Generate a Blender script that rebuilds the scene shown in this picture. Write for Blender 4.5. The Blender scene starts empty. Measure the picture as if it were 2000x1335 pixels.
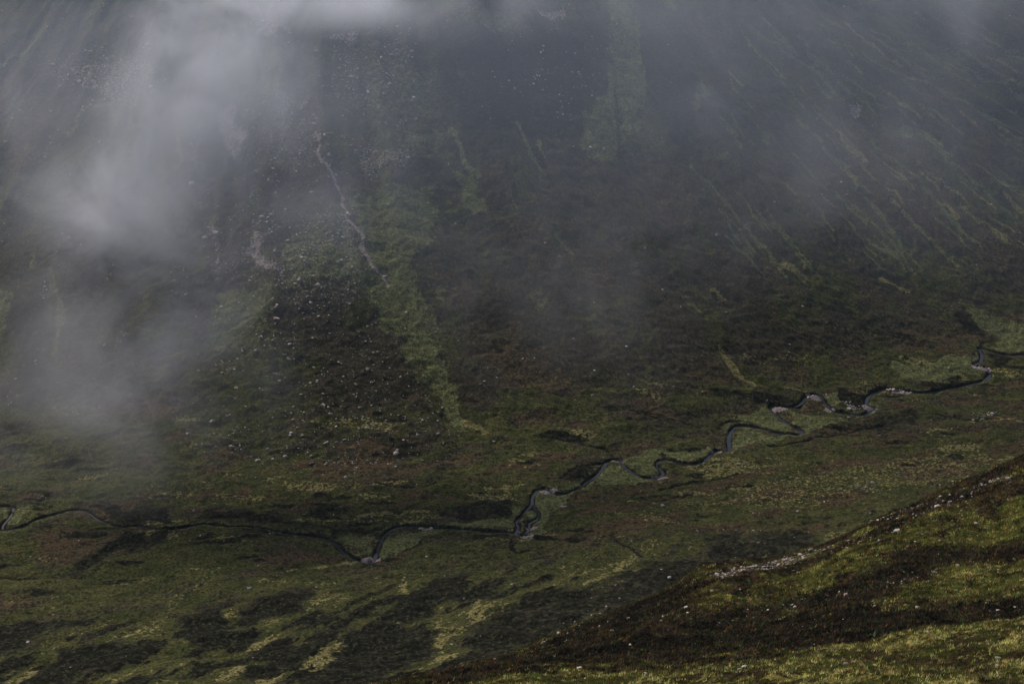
import bpy, math, random
import numpy as np
random.seed(7); rng = np.random.default_rng(7)
S = bpy.context.scene
R = math.radians
# ------------------------------------------------------------------ camera, world, sun, exposure
H = 330.0; PITCH = 20.0; FOC = 60.0
cd = bpy.data.cameras.new("camera"); cam = bpy.data.objects.new("camera", cd); S.collection.objects.link(cam)
cam.location = (0, 0, H); cam.rotation_euler = (R(90 - PITCH), 0, 0)
cd.lens = FOC; cd.sensor_width = 36; cd.clip_start = 0.5; cd.clip_end = 9000
S.camera = cam
SUN_EL, SUN_AZ = 43.0, -38.0            # azimuth from +Y (straight ahead), negative = to the left
W = bpy.data.worlds.new("World"); S.world = W; W.use_nodes = True
wn = W.node_tree.nodes; bg = wn["Background"]; bg.inputs[1].default_value = 0.10
sky = wn.new("ShaderNodeTexSky"); sky.sky_type = 'NISHITA'; sky.sun_disc = False
sky.sun_elevation = R(SUN_EL); sky.sun_rotation = R(SUN_AZ)
sky.air_density = 1.0; sky.dust_density = 2.5; sky.ozone_density = 1.0
W.node_tree.links.new(sky.outputs[0], bg.inputs[0])
sl = bpy.data.lights.new("sun", 'SUN'); sl.energy = 4.0; sl.angle = R(0.6); sl.color = (1.0, 0.91, 0.77)
sun = bpy.data.objects.new("sun", sl); S.collection.objects.link(sun)
sun.rotation_euler = (R(SUN_EL - 90), 0, R(-SUN_AZ))
sun.location = (0, 0, 600)
S.view_settings.view_transform = 'Standard'; S.view_settings.look = 'None'
S.view_settings.exposure = 0.08; S.view_settings.gamma = 1
try:
    S.cycles.volume_bounces = 1; S.cycles.max_bounces = 5; S.cycles.transparent_max_bounces = 96; S.cycles.diffuse_bounces = 2
    S.cycles.use_denoising = True; S.cycles.volume_step_rate = 2.5
except Exception as e: print(e)

# ------------------------------------------------------------------ helpers
def ray(px, py):
    "photo pixel (2000 x 1335) -> p = x/y, q = drop/y of the line of sight"
    f = 2000 * FOC / 36; u = (np.asarray(px, float) - 1000) / f; v = (667.5 - np.asarray(py, float)) / f
    st, ct = math.sin(R(PITCH)), math.cos(R(PITCH))
    y = v * st + ct; z = v * ct - st
    return u / y, -z / y
def _h(ix, iy, s):
    n = (ix.astype(np.int64) * 374761393 + iy.astype(np.int64) * 668265263 + s * 1442695041) & 0xffffffff
    n = ((n ^ (n >> 13)) * 1274126177) & 0xffffffff
    return ((n ^ (n >> 16)) & 0xffff) / 65535.0
def vn(x, y, s=0):
    x0 = np.floor(x); y0 = np.floor(y); fx = x - x0; fy = y - y0
    fx = fx * fx * fx * (fx * (fx * 6 - 15) + 10); fy = fy * fy * fy * (fy * (fy * 6 - 15) + 10)
    a = _h(x0, y0, s); b = _h(x0 + 1, y0, s); c = _h(x0, y0 + 1, s); d = _h(x0 + 1, y0 + 1, s)
    return (a + (b - a) * fx) * (1 - fy) + (c + (d - c) * fx) * fy
def fbm(x, y, s=0, o=4, g=0.5):
    "0..1"
    t = np.zeros(np.shape(x)); A = 1.0; T = 0
    for i in range(o):
        c, sn = math.cos(i * 1.1), math.sin(i * 1.1)
        t = t + A * vn((x * c - y * sn) * 2 ** i + 17.3 * i, (x * sn + y * c) * 2 ** i - 9.1 * i, s + i); T += A; A *= g
    return t / T
def sp(s, w): return 0.5 * (s + np.sqrt(s * s + w * w))
def sst(a, b, x):
    t = np.clip((x - a) / (b - a), 0, 1); return t * t * (3 - 2 * t)
def segdist(x, y, pts, closed=False, par=False):
    best = np.full(np.shape(x), 1e9); bt = np.zeros(np.shape(x)); n = len(pts)
    for i in range(n if closed else n - 1):
        ax, ay = pts[i]; bx, by = pts[(i + 1) % n]
        dx, dy = bx - ax, by - ay; L = dx * dx + dy * dy + 1e-9
        t = np.clip(((x - ax) * dx + (y - ay) * dy) / L, 0, 1)
        d = np.hypot(x - ax - t * dx, y - ay - t * dy)
        if par: bt = np.where(d < best, i + t, bt)
        best = np.minimum(best, d)
    return (best, bt) if par else best
def inside(x, y, pts):
    r = np.zeros(np.shape(x), bool); n = len(pts)
    for i in range(n):
        ax, ay = pts[i]; bx, by = pts[(i + 1) % n]
        if ay == by: continue
        r ^= ((ay > y) != (by > y)) & (x < (bx - ax) * (y - ay) / (by - ay) + ax)
    return r

# ------------------------------------------------------------------ the shape of the land
RIDGE = [(-1150, 1750), (-150, 1350), (250, 1600), (950, 2500)]
def farhill_s(x, y): return 622 - segdist(x, y, RIDGE)
def valley_smooth(x, y):
    s = farhill_s(x, y)
    t = 620 - (y - 0.3 * x)
    return 0.66 * sp(s, 50) + 0.30 * sp(t, 60)
def relief(x, y, s):
    "gullies and ribs that run down the fall line of the far hill"
    ang = np.arctan2(x + 150, 1350 - y) * 640 + np.where(x > 100, (x - 100) * 0.15, 0)
    up = sst(5, 140, s)
    r = (fbm(ang / 42, s / 420, 3, 3) - .5) * np.where(x > 60, 18, 13) + (fbm(ang / 17, s / 170, 5, 3) - .5) * np.where(x > 60, 7.0, 4.5)
    return r * up
def valley_z(x, y):
    s = farhill_s(x, y)
    z = valley_smooth(x, y) + relief(x, y, s)
    z = z + (fbm(x / 60, y / 40, 11, 3) - .5) * 5.0
    z = z + (fbm(x / 9, y / 7, 21, 3) - .5) * 1.9
    t = sst(-20, 60, 620 - (y - 0.3 * x))
    z = z + (fbm((x + y * .5) / 34, (y - x * .3) / 16, 31, 3) - .5) * 5.5 * t
    return z
def hit_valley(px, py):
    p, q = ray(px, py); y = np.full(np.shape(p), 430.0); done = np.zeros(np.shape(p), bool)
    for st in (4.0, 0.4):
        if st < 4: y = y - 4.0; done[...] = False
        for _ in range(520 if st == 4.0 else 14):
            h = valley_z(p * y, y) > H - q * y
            done |= h
            if done.all(): break
            y = np.where(done, y, y + st)
    return p * y, y
def T(pts):
    "traced outline in photo pixels -> points on the valley ground"
    need = [p for p in pts if tuple(p) not in _TC]
    if need:
        a = np.array(need, float); x, y = hit_valley(a[:, 0], a[:, 1])
        for p, u, v in zip(need, x.tolist(), y.tolist()): _TC[tuple(p)] = (u, v)
    return [_TC[tuple(p)] for p in pts]
_TC = {}

SIL = [(-400, 1560), (0, 1500), (400, 1425), (700, 1352), (790, 1334), (900, 1308), (1000, 1286), (1100, 1238), (1200, 1196), (1300, 1155), (1360, 1118), (1430, 1104),
       (1500, 1098), (1560, 1082), (1620, 1058), (1700, 1018), (1800, 978), (1900, 942), (2000, 903), (2150, 850), (2400, 760)]
EDG = [(-400, 1352), (0, 1340), (110, 1340), (180, 1322), (250, 1337), (320, 1343), (700, 1338), (900, 1330), (960, 1318), (1050, 1310), (1200, 1306), (1300, 1298), (1420, 1292), (1500, 1284),
       (1600, 1266), (1700, 1254), (1850, 1246), (2000, 1234), (2400, 1200)]
_s = np.array([ray(*a) for a in SIL]); _e = np.array([ray(*a) for a in EDG])
YE, YD, YS = 150.0, 168.0, 330.0
def hill_z(x, y, detail=True):
    yy = np.maximum(y, 20.0); p = np.clip(x / yy, -.40, .42)
    qz = np.interp(p, _s[:, 0], _s[:, 1]); qs = np.interp(p, _e[:, 0], _e[:, 1]); qz2 = np.minimum(qz, qs + .045)
    q = qs + .085 * (1 - sst(60, YE, y)) ** 1.0
    q = q + .005 * sst(YE, YD, y)
    q = q + (qz2 - qs - .005) * sst(YD - 25, YS, y)
    z = H - yy * q
    e = np.maximum(y - YS, 0); z = z - np.where(e < 160, .0011 * e * e, .0011 * 160 * 160 + .352 * (e - 160))
    z0 = H - 1.7 - (H - 1.7 - (H - 60 * (qs + .085))) * np.clip(y / 60, 0, 1) - .002 * np.minimum(y, 0) ** 2 - np.abs(x) * .02 * (1 - np.clip(y / 60, 0, 1))
    z = np.where(y < 60, z0, z)
    f = sst(40, 90, y)
    z = z + f * ((fbm(x / 26, y / 30, 41, 3) - .5) * 5.0 + (fbm(x / 6, y / 9, 43, 2) - .5) * 1.3)
    if detail:
        z = z + f * ((fbm(x / 1.7, y / 1.6, 47, 3) - .5) * 0.75 + (fbm(x / .55, y / .6, 51, 2) - .5) * 0.16)
    return z
def hit_hill(px, py):
    p, q = ray(px, py); y = np.full(np.shape(p), 96.0); done = np.zeros(np.shape(p), bool)
    for _ in range(900):
        h = hill_z(p * y, y, False) > H - q * y
        done |= h
        if done.all(): break
        y = np.where(done, y, y + .35)
    return p * y, y, done & (y < YS + 8)
def TH(pts):
    a = np.array(pts, float); x, y, ok = hit_hill(a[:, 0], a[:, 1]); y = np.where(ok, y, YS + 4)
    p = ray(a[:, 0], a[:, 1])[0]; return list(zip((p * y).tolist(), y.tolist()))

# ------------------------------------------------------------------ traced ground features (photo pixels)
STREAM = [(-60, 1010), (-20, 988), (0, 987), (22, 988), (26, 993), (18, 1008), (6, 1024), (10, 1032), (45, 1026), (70, 1013), (100, 1004), (140, 995), (165, 994), (185, 1008), (205, 1019), (235, 1027),
    (270, 1025), (305, 1030), (340, 1031), (375, 1025), (400, 1021), (440, 1026), (490, 1027), (530, 1033), (570, 1040), (615, 1046), (640, 1052), (658, 1062), (665, 1072),
    (685, 1085), (715, 1098), (728, 1094), (735, 1078), (742, 1062), (750, 1043), (770, 1030), (795, 1024), (830, 1028), (880, 1029), (940, 1034), (985, 1038), (1005, 1038),
    (1012, 1028), (1010, 1015), (1020, 1002), (1038, 984), (1040, 970), (1048, 957), (1060, 952), (1074, 955), (1080, 961), (1105, 961), (1130, 952), (1150, 936), (1168, 924),
    (1178, 912), (1185, 901), (1198, 895), (1210, 897), (1218, 907), (1232, 920), (1250, 929), (1275, 932), (1290, 928), (1295, 922), (1290, 914), (1282, 905), (1288, 898),
    (1305, 896), (1330, 902), (1360, 904), (1378, 896), (1390, 884), (1405, 878), (1423, 880), (1425, 868), (1423, 856), (1428, 840), (1438, 830), (1460, 830), (1490, 836),
    (1515, 844), (1540, 846), (1565, 846), (1562, 838), (1545, 829), (1525, 817), (1512, 804), (1505, 796), (1510, 789), (1525, 792), (1550, 793), (1565, 785), (1572, 774),
    (1590, 767), (1602, 772), (1612, 785), (1625, 799), (1645, 804), (1680, 809), (1700, 802), (1708, 795), (1695, 790), (1693, 780), (1700, 770), (1715, 761), (1735, 758),
    (1760, 762), (1790, 765), (1815, 765), (1845, 758), (1880, 751), (1910, 745), (1925, 740), (1933, 728), (1928, 720), (1910, 713), (1903, 710), (1915, 704), (1918, 695),
    (1915, 685), (1913, 678), (1925, 680), (1950, 688), (1975, 692), (2000, 690), (2060, 684)]
LOOP = [(1040, 980), (1045, 992), (1053, 1003), (1050, 1010), (1035, 1020), (1033, 1032), (1020, 1045), (1006, 1039)]
RILLS = [[(1131, 866), (1160, 873), (1180, 875), (1195, 888), (1199, 895)], [(1185, 901), (1155, 905), (1120, 917), (1095, 932)], [(1913, 678), (1922, 668), (1938, 669), (1948, 676)],
         [(280, 1040), (245, 1058), (200, 1080), (175, 1105), (150, 1115)], [(0, 1126), (30, 1130), (75, 1128)], [(1001, 1050), (1000, 1068), (1008, 1077), (1030, 1074)],
         [(1195, 1045), (1215, 1062), (1240, 1075), (1255, 1085)], [(1500, 870), (1560, 862), (1620, 850), (1700, 835), (1730, 828)], [(1404, 836), (1412, 826), (1440, 820)],
         [(740, 942), (790, 950), (830, 947), (850, 940)], [(1290, 955), (1330, 945), (1400, 935), (1440, 925)]]
# polygons: (kind, strength, points).  kinds: g grass, l lush green, r rust, s stones, d dark heather, y straw
PV = [
 ('l', 1, [(1040, 985), (1045, 960), (1060, 958), (1082, 965), (1130, 955), (1100, 975), (1082, 1000), (1060, 1035), (1035, 1042), (1032, 1020)]),
 ('l', .8, [(850, 1026), (930, 1015), (985, 1005), (1020, 985), (1030, 985), (1012, 1035), (930, 1034)]),
 ('l', 1, [(1085, 955), (1125, 941), (1168, 918), (1155, 938), (1130, 955)]),
 ('l', .7, [(1190, 903), (1215, 906), (1240, 930), (1300, 938), (1230, 950), (1160, 948), (1170, 925)]),
 ('l', .9, [(1220, 895), (1280, 880), (1350, 885), (1410, 868), (1385, 885), (1360, 900), (1300, 890), (1275, 905), (1280, 925), (1245, 925)]),
 ('l', 1, [(1440, 836), (1510, 846), (1550, 850), (1500, 862), (1432, 884), (1430, 868)]),
 ('l', .9, [(1440, 822), (1465, 805), (1500, 800), (1550, 830), (1560, 840), (1510, 840), (1460, 828)]),
 ('l', .7, [(1518, 800), (1600, 810), (1650, 812), (1680, 822), (1570, 838)]),
 ('l', .9, [(1605, 770), (1640, 765), (1640, 785), (1622, 795)]),
 ('l', .8, [(1750, 712), (1830, 700), (1900, 688), (1908, 700), (1900, 715), (1915, 722), (1870, 742), (1790, 752), (1762, 735)]),
 ('l', .7, [(1920, 678), (1960, 662), (2040, 640), (2040, 686), (1975, 690), (1945, 684)]),
 ('l', .8, [(745, 1048), (790, 1034), (880, 1036), (830, 1060), (780, 1080), (735, 1096)]),
 ('l', .8, [(-20, 992), (20, 994), (60, 994), (45, 1022), (10, 1030)]),
 ('l', .6, [(655, 1048), (738, 1042), (732, 1075), (705, 1088)]),
 ('g', .8, [(530, 1036), (600, 1048), (650, 1060), (690, 1090), (640, 1090), (560, 1060)]),
 ('g', .7, [(160, 1100), (300, 1050), (440, 1030), (560, 1050), (470, 1110), (330, 1160), (200, 1180), (60, 1170), (0, 1180), (0, 1150)]),
 ('y', .25, [(420, 1090), (330, 1170), (300, 1200), (350, 1190), (450, 1100)]),
 ('g', .9, [(910, 1122), (942, 1108), (980, 1146), (932, 1144)]),
 ('g', .9, [(700, 1190), (760, 1175), (790, 1130), (740, 1140), (680, 1160), (660, 1200)]),
 ('g', .8, [(560, 1170), (600, 1170), (600, 1200), (540, 1200)]),
 ('y', .55, [(844, 1206), (900, 1218), (915, 1230), (850, 1226)]), ('y', .6, [(610, 1262), (660, 1255), (690, 1258), (640, 1300), (600, 1330), (590, 1300)]),
 ('y', .7, [(930, 1180), (960, 1165), (935, 1215), (925, 1225)]), ('y', .6, [(770, 1215), (790, 1195), (765, 1230), (750, 1240)]),
 ('g', .8, [(300, 1270), (350, 1265), (370, 1290), (300, 1310), (240, 1330), (200, 1335), (230, 1310)]),
 ('g', .6, [(0, 1190), (200, 1190), (340, 1190), (320, 1230), (200, 1240), (60, 1260), (0, 1240)]),
 ('g', .5, [(1030, 1080), (1230, 1050), (1350, 1060), (1300, 1090), (1100, 1100)]),
 ('r', .7, [(1040, 1060), (1100, 960), (1300, 950), (1500, 880), (1750, 850), (2000, 840), (2040, 930), (1700, 1040), (1400, 1040), (1200, 1060), (1080, 1080)]),
 ('y', .35, [(1250, 1000), (1500, 930), (1800, 880), (2000, 900), (1800, 960), (1500, 1000)]),
 ('r', .8, [(640, 990), (700, 955), (900, 935), (1000, 880), (1160, 880), (1140, 905), (1070, 945), (1000, 970), (850, 985), (700, 1010)]),
 ('r', .8, [(380, 975), (400, 920), (480, 890), (600, 880), (680, 920), (640, 970), (500, 990)]),
 ('g', .5, [(250, 960), (300, 900), (345, 880), (410, 960), (370, 1010), (330, 990)]),
 ('r', .6, [(0, 1050), (180, 1030), (220, 1060), (120, 1100), (0, 1110)]),
 ('r', .6, [(900, 800), (960, 820), (1010, 860), (900, 850)]), ('g', .8, [(900, 855), (960, 845), (985, 870), (940, 875)]),
 ('r', .5, [(880, 650), (1000, 640), (1180, 760), (1200, 860), (1060, 850), (960, 760)]),
 ('d', .8, [(-40, 1230), (60, 1208), (112, 1215), (60, 1268), (-40, 1290)]),
 ('d', 1, [(123, 1270), (200, 1258), (253, 1263), (197, 1300), (100, 1340), (30, 1345)]),
 ('d', 1, [(348, 1203), (400, 1205), (442, 1217), (425, 1256), (352, 1262)]),
 ('d', 1, [(493, 1171), (598, 1155), (607, 1192), (549, 1203), (487, 1220)]),
 ('d', 1, [(450, 1240), (505, 1224), (490, 1262), (452, 1264)]),
 ('d', 1, [(503, 1270), (563, 1243), (586, 1252), (577, 1308), (528, 1322), (480, 1335)]),
 ('d', 1, [(616, 1326), (651, 1287), (700, 1245), (730, 1240), (720, 1345), (600, 1345)]),
 ('d', .9, [(70, 1217), (120, 1208), (200, 1215), (110, 1235)]), ('d', .9, [(140, 1250), (165, 1235), (160, 1265)]),
 ('d', 1, [(246, 1036), (340, 1034), (300, 1060), (240, 1075), (200, 1088), (150, 1118), (185, 1080), (230, 1060)]),
 ('d', 1, [(770, 1164), (842, 1155), (835, 1203), (766, 1219), (740, 1210)]), ('d', 1, [(880, 1152), (960, 1157), (950, 1170), (890, 1172)]),
 ('d', 1, [(685, 1231), (766, 1218), (850, 1231), (828, 1287), (756, 1318), (668, 1290)]),
 ('d', .6, [(935, 1189), (1030, 1180), (1143, 1145), (1250, 1105), (1370, 1085), (1500, 1040), (1600, 1030), (1560, 1085), (1350, 1150), (1108, 1222), (1037, 1262), (960, 1300), (900, 1300), (900, 1230)]),
 ('d', .5, [(854, 992), (940, 975), (1022, 972), (1002, 1002), (932, 1014), (850, 1016)]), ('d', 1, [(1090, 937), (1143, 906), (1166, 916), (1125, 937)]),
 ('d', .7, [(640, 1034), (745, 1028), (742, 1040), (650, 1044)]), ('d', .7, [(775, 1055), (833, 1043), (830, 1066), (780, 1078)]),
 ('d', 1, [(1633, 764), (1692, 762), (1692, 797), (1655, 802)]), ('d', 1, [(1923, 697), (1970, 690), (1990, 697), (1945, 712)]), ('d', .9, [(1800, 742), (1885, 740), (1870, 753), (1800, 757)]),
 ('d', .9, [(1770, 728), (1800, 732), (1790, 745)]), ('d', .6, [(1680, 815), (1800, 800), (1760, 840), (1640, 850)]),
 ('d', .6, [(1858, 600), (1900, 620), (1938, 665), (1880, 655)]), ('d', .8, [(380, 1000), (500, 995), (620, 1030), (500, 1020), (390, 1015)]), ('d', .8, [(160, 985), (330, 985), (345, 1022), (230, 1020)]),
 ('d', .22, [(850, 480), (1300, 380), (1500, 500), (1700, 640), (1500, 720), (1250, 780), (1100, 700), (900, 780), (850, 640)]),
 ('d', .15, [(560, 600), (700, 570), (780, 640), (870, 800), (850, 860), (700, 860), (600, 760)]), ('d', .35, [(620, 820), (840, 840), (880, 870), (700, 900), (560, 880)]),
 ('d', .7, [(20, 590), (95, 570), (105, 760), (60, 820), (10, 760)]), ('d', .35, [(1200, 860), (1400, 850), (1420, 790), (1200, 800)]),
 ('d', .8, [(1235, 60), (1330, 60), (1380, 230), (1340, 300), (1260, 200)]), ('d', .7, [(860, 60), (1190, 40), (1180, 180), (1130, 280), (900, 300), (860, 200)]),
 ('d', .8, [(1900, 200), (2040, 180), (2040, 300), (1950, 250)]),
 ('g', 1, [(705, 372), (760, 362), (850, 376), (846, 482), (800, 492), (815, 560), (842, 640), (868, 720), (900, 800), (906, 840), (888, 842), (850, 770), (805, 690), (752, 600), (722, 560), (705, 480), (700, 430)]),
 ('l', .8, [(690, 378), (855, 368), (850, 485), (805, 500), (720, 510)]), ('l', .45, [(560, 430), (690, 400), (700, 540), (600, 570)]), ('l', .5, [(400, 580), (540, 560), (520, 670), (430, 690)]),
 ('g', .8, [(640, 395), (680, 380), (700, 470), (760, 600), (700, 560), (560, 560), (540, 480)]),
 ('l', 1, [(1195, -20), (1225, -20), (1235, 60), (1257, 130), (1250, 200), (1225, 250), (1190, 292), (1160, 297), (1145, 235), (1190, 180), (1202, 120), (1195, 60)]),
 ('g', 1, [(1285, -10), (1322, -10), (1320, 28), (1300, 20)]), ('g', 1, [(1360, 150), (1388, 170), (1385, 190), (1362, 218), (1352, 205), (1372, 180)]),
 ('g', .9, [(870, 330), (905, 345), (940, 380), (975, 400), (930, 418), (905, 390)]), ('g', .8, [(420, 560), (540, 560), (520, 660), (470, 700), (400, 680)]),
 ('g', .8, [(-20, 560), (30, 560), (20, 640), (-20, 700)]), ('g', .6, [(430, 100), (580, 90), (560, 200), (450, 190)]), ('g', .6, [(860, 20), (1060, 30), (1000, 70), (900, 60)]),
 ('g', .5, [(700, 100), (860, 120), (900, 300), (780, 330), (700, 250)]), ('g', .6, [(400, 680), (560, 640), (560, 780), (440, 860), (360, 840)]),
 ('g', .6, [(0, 780), (120, 760), (260, 820), (330, 880), (200, 960), (0, 960)]), ('r', .6, [(160, 750), (360, 760), (420, 840), (260, 860)]),
 ('g', .6, [(1010, 560), (1050, 550), (1075, 610), (1040, 620)]), ('g', .6, [(840, 560), (870, 540), (880, 590), (850, 590)]),
 ('l', .6, [(1846, 581), (1900, 600), (2040, 640), (2040, 665), (1945, 668), (1880, 605)]),
 ('g', .6, [(1440, 790), (1560, 740), (1750, 720), (1760, 755), (1600, 762), (1500, 788)]), ('g', .6, [(1100, 880), (1250, 850), (1430, 800), (1440, 820), (1300, 870)]),
 ('r', .5, [(1620, 250), (1700, 230), (2000, 420), (2040, 560), (1860, 520), (1700, 420)]), ('r', .4, [(560, 240), (760, 250), (760, 340), (640, 330)]),
 ('s', .8, [(487, 440), (505, 450), (520, 500), (552, 525), (550, 545), (500, 530), (480, 480)]), ('s', .8, [(420, 215), (465, 215), (480, 260), (460, 330), (440, 320), (430, 260)]),
 ('s', .6, [(520, 180), (560, 170), (575, 270), (545, 270)]), ('s', .7, [(1643, 190), (1680, 200), (1678, 222), (1650, 218)]), ('s', .5, [(80, 120), (300, 80), (340, 160), (240, 230), (100, 160)]),
 ('s', .8, [(490, 10), (560, 5), (570, 60), (500, 70)]), ('s', .6, [(640, 55), (710, 55), (690, 85), (640, 80)]), ('s', .6, [(555, 190), (605, 188), (600, 212), (560, 210)]),
 ('s', .5, [(690, 280), (800, 290), (800, 340), (690, 345)]), ('s', .25, [(1010, 90), (1200, 60), (1190, 180), (1050, 180)]), ('s', .6, [(1050, 10), (1110, 15), (1100, 40), (1060, 35)]),
 ('s', .5, [(1900, 808), (1940, 795), (1925, 818), (1918, 825)]), ('s', .5, [(1660, 945), (1710, 952), (1720, 965), (1680, 962)]), ('s', .6, [(1640, 780), (1665, 785), (1668, 803), (1650, 803)]),
 ('s', .6, [(405, 430), (430, 440), (432, 545), (418, 545)]), ('s', .5, [(380, 280), (400, 270), (395, 400), (380, 390)]), ('s', .4, [(560, 400), (680, 420), (690, 560), (560, 620), (520, 560)]),
 ('s', .17, [(360, 600), (700, 560), (900, 850), (700, 930), (400, 890)]), ('s', .14, [(1010, 40), (1190, 60), (1150, 280), (960, 240)]),
 ('s', .36, [(390, 380), (560, 390), (620, 520), (560, 640), (440, 600), (400, 480)]), ('s', .4, [(560, 400), (700, 420), (740, 560), (640, 640), (560, 560)]), ('s', .4, [(640, 40), (820, 80), (780, 240), (640, 220)]),
 ('s', .4, [(420, 150), (620, 160), (680, 300), (560, 380), (440, 340)]),
 ('s', 1, [(1062, 953), (1074, 956), (1072, 961), (1056, 961)]), ('s', 1, [(716, 1090), (731, 1090), (733, 1098), (718, 1100)]), ('s', .9, [(1280, 928), (1296, 926), (1296, 933), (1284, 934)]),
 ('s', .9, [(1515, 795), (1532, 795), (1525, 802)]), ('s', .9, [(1583, 770), (1598, 771), (1594, 776), (1584, 775)]), ('s', 1, [(1903, 712), (1922, 716), (1930, 724), (1915, 720)]),
 ('s', .9, [(1693, 795), (1705, 798), (1690, 805), (1683, 803)]), ('s', .9, [(1735, 760), (1765, 764), (1750, 767)]), ('s', .8, [(1200, 897), (1210, 899), (1206, 903)]),
]
# streaks: kind, width in photo pixels at start and end, points
LV = [
 ('s', 1.5, 5, [(615, 260), (625, 300), (645, 340), (668, 395), (692, 440), (706, 482)]), ('s', 5, 2, [(706, 482), (730, 520), (757, 558)]),
 ('l', 70, 40, [(765, 560), (810, 650), (850, 720)]), ('l', 40, 14, [(850, 720), (880, 780), (898, 835)]), ('l', 36, 60, [(1210, 0), (1222, 90), (1225, 180)]), ('l', 60, 50, [(1225, 180), (1190, 245), (1165, 285)]),
 ('g', 3, 3, [(1568, 63), (1670, 99), (1758, 151), (1793, 183)]), ('g', 5, 8, [(1606, 35), (1642, 53)]), ('y', 6, 12, [(1638, 254), (1660, 280), (1690, 313)]),
 ('g', 5, 8, [(1705, 282), (1745, 310), (1786, 341)]), ('g', 5, 6, [(1786, 341), (1825, 385), (1863, 433)]), ('g', 16, 6, [(1775, 258), (1807, 262), (1835, 296)]),
 ('g', 7, 4, [(1835, 296), (1863, 317), (1934, 384)]), ('g', 6, 8, [(1793, 204), (1830, 222), (1874, 253)]), ('r', 6, 10, [(1891, 229), (1927, 271)]), ('g', 5, 6, [(1937, 236), (1997, 278)]),
 ('y', 6, 9, [(1740, 391), (1770, 420), (1800, 451)]), ('g', 7, 6, [(1821, 384), (1845, 415), (1877, 451)]), ('g', 6, 4, [(1877, 401), (1920, 433)]), ('y', 6, 6, [(1962, 380), (2010, 430)]),
 ('g', 3, 6, [(1553, 232), (1606, 278)]), ('g', 4, 10, [(1687, 384), (1720, 420), (1751, 468), (1760, 500)]), ('y', 6, 5, [(1487, 426), (1511, 458)]), ('g', 3, 5, [(1353, 324), (1410, 390), (1472, 461), (1535, 540)]),
 ('g', 3, 3, [(1700, 60), (1800, 100), (1900, 140), (2010, 192)]), ('g', 3, 4, [(1720, 130), (1850, 180), (2010, 272)]), ('g', 5, 5, [(1701, 472), (1754, 500), (1790, 530)]), ('g', 6, 5, [(1821, 469), (1860, 500), (1900, 520)]),
 ('g', 9, 4, [(1916, 539), (1983, 578)]), ('y', 5, 5, [(1722, 546), (1775, 571)]), ('g', 3, 5, [(1694, 638), (1726, 659)]), ('y', 8, 8, [(1529, 511), (1571, 543)]), ('g', 5, 3, [(1342, 581), (1375, 620), (1402, 662)]),
 ('y', 3, 4, [(1395, 564), (1416, 588)]), ('y', 5, 9, [(1406, 682), (1425, 712)]), ('y', 9, 3, [(1425, 712), (1441, 733), (1472, 752)]), ('g', 3, 4, [(1423, 465), (1490, 536)]), ('g', 5, 5, [(1090, 455), (1110, 492)]),
 ('g', 5, 7, [(100, 520), (112, 580), (116, 640), (108, 720)]), ('g', 6, 4, [(-10, 130), (60, 90), (90, 50)]), ('g', 6, 4, [(130, 270), (160, 215), (220, 200)]), ('g', 3, 3, [(0, 230), (20, 200), (40, 170)]),
 ('g', 4, 4, [(1480, 60), (1545, 110), (1600, 130)]), ('g', 4, 8, [(880, 250), (905, 300), (935, 345)]), ('y', 3, 3, [(1630, 771), (1680, 769), (1720, 766)]), ('y', 6, 10, [(1850, 400), (1868, 425)]),
 ('y', 5, 8, [(1745, 711), (1760, 722)]), ('y', 7, 6, [(1868, 725), (1892, 744)]), ('y', 8, 6, [(905, 820), (945, 845)]), ('r', 4, 8, [(1060, 220), (1025, 260), (1030, 300)]),
 ('y', 3, 3, [(560, 1115), (640, 1105), (690, 1095)]), ('y', 4, 4, [(840, 1000), (760, 1003), (700, 1010)]), ('r', 3, 3, [(1600, 870), (1640, 856), (1700, 840)]),
  ('g', 6, 4, [(1470, 240), (1500, 280)]), ('g', 4, 4, [(1010, 240), (1040, 300), (1060, 340)]),
 ('y', 5, 5, [(790, 1130), (800, 1160), (775, 1200)]), ('g', 4, 4, [(860, 660), (885, 740), (905, 790)]),
]
for k in range(150):    # the fainter streaks of the right-hand slope, all along the fall line
    x = rng.uniform(1400, 2030); y = rng.uniform(0, 500)
    a = math.radians(np.interp(x - y * .55, [1100, 1500, 1950], [58, 45, 22])); L = rng.uniform(30, 130)
    LV.append((rng.choice(['g', 'g', 'g', 'r', 'y']), 2, rng.uniform(2.5, 5), [(x, y), (x + L * .5 * math.cos(a) + rng.uniform(-3, 3), y + L * .5 * math.sin(a)), (x + L * math.cos(a), y + L * math.sin(a))]))
for k in range(18):
    x = rng.uniform(20, 1300); y = rng.uniform(120, 800)
    a = math.radians(np.interp(x, [0, 500, 1300], [98, 80, 55])); L = rng.uniform(20, 80)
    LV.append((rng.choice(['g', 'y', 'r']), 2, rng.uniform(2, 5), [(x, y), (x + L * math.cos(a), y + L * math.sin(a))]))
KI = {'g': 0, 'r': 1, 's': 2, 'd': 3, 'l': 4, 'y': 5}

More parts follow.
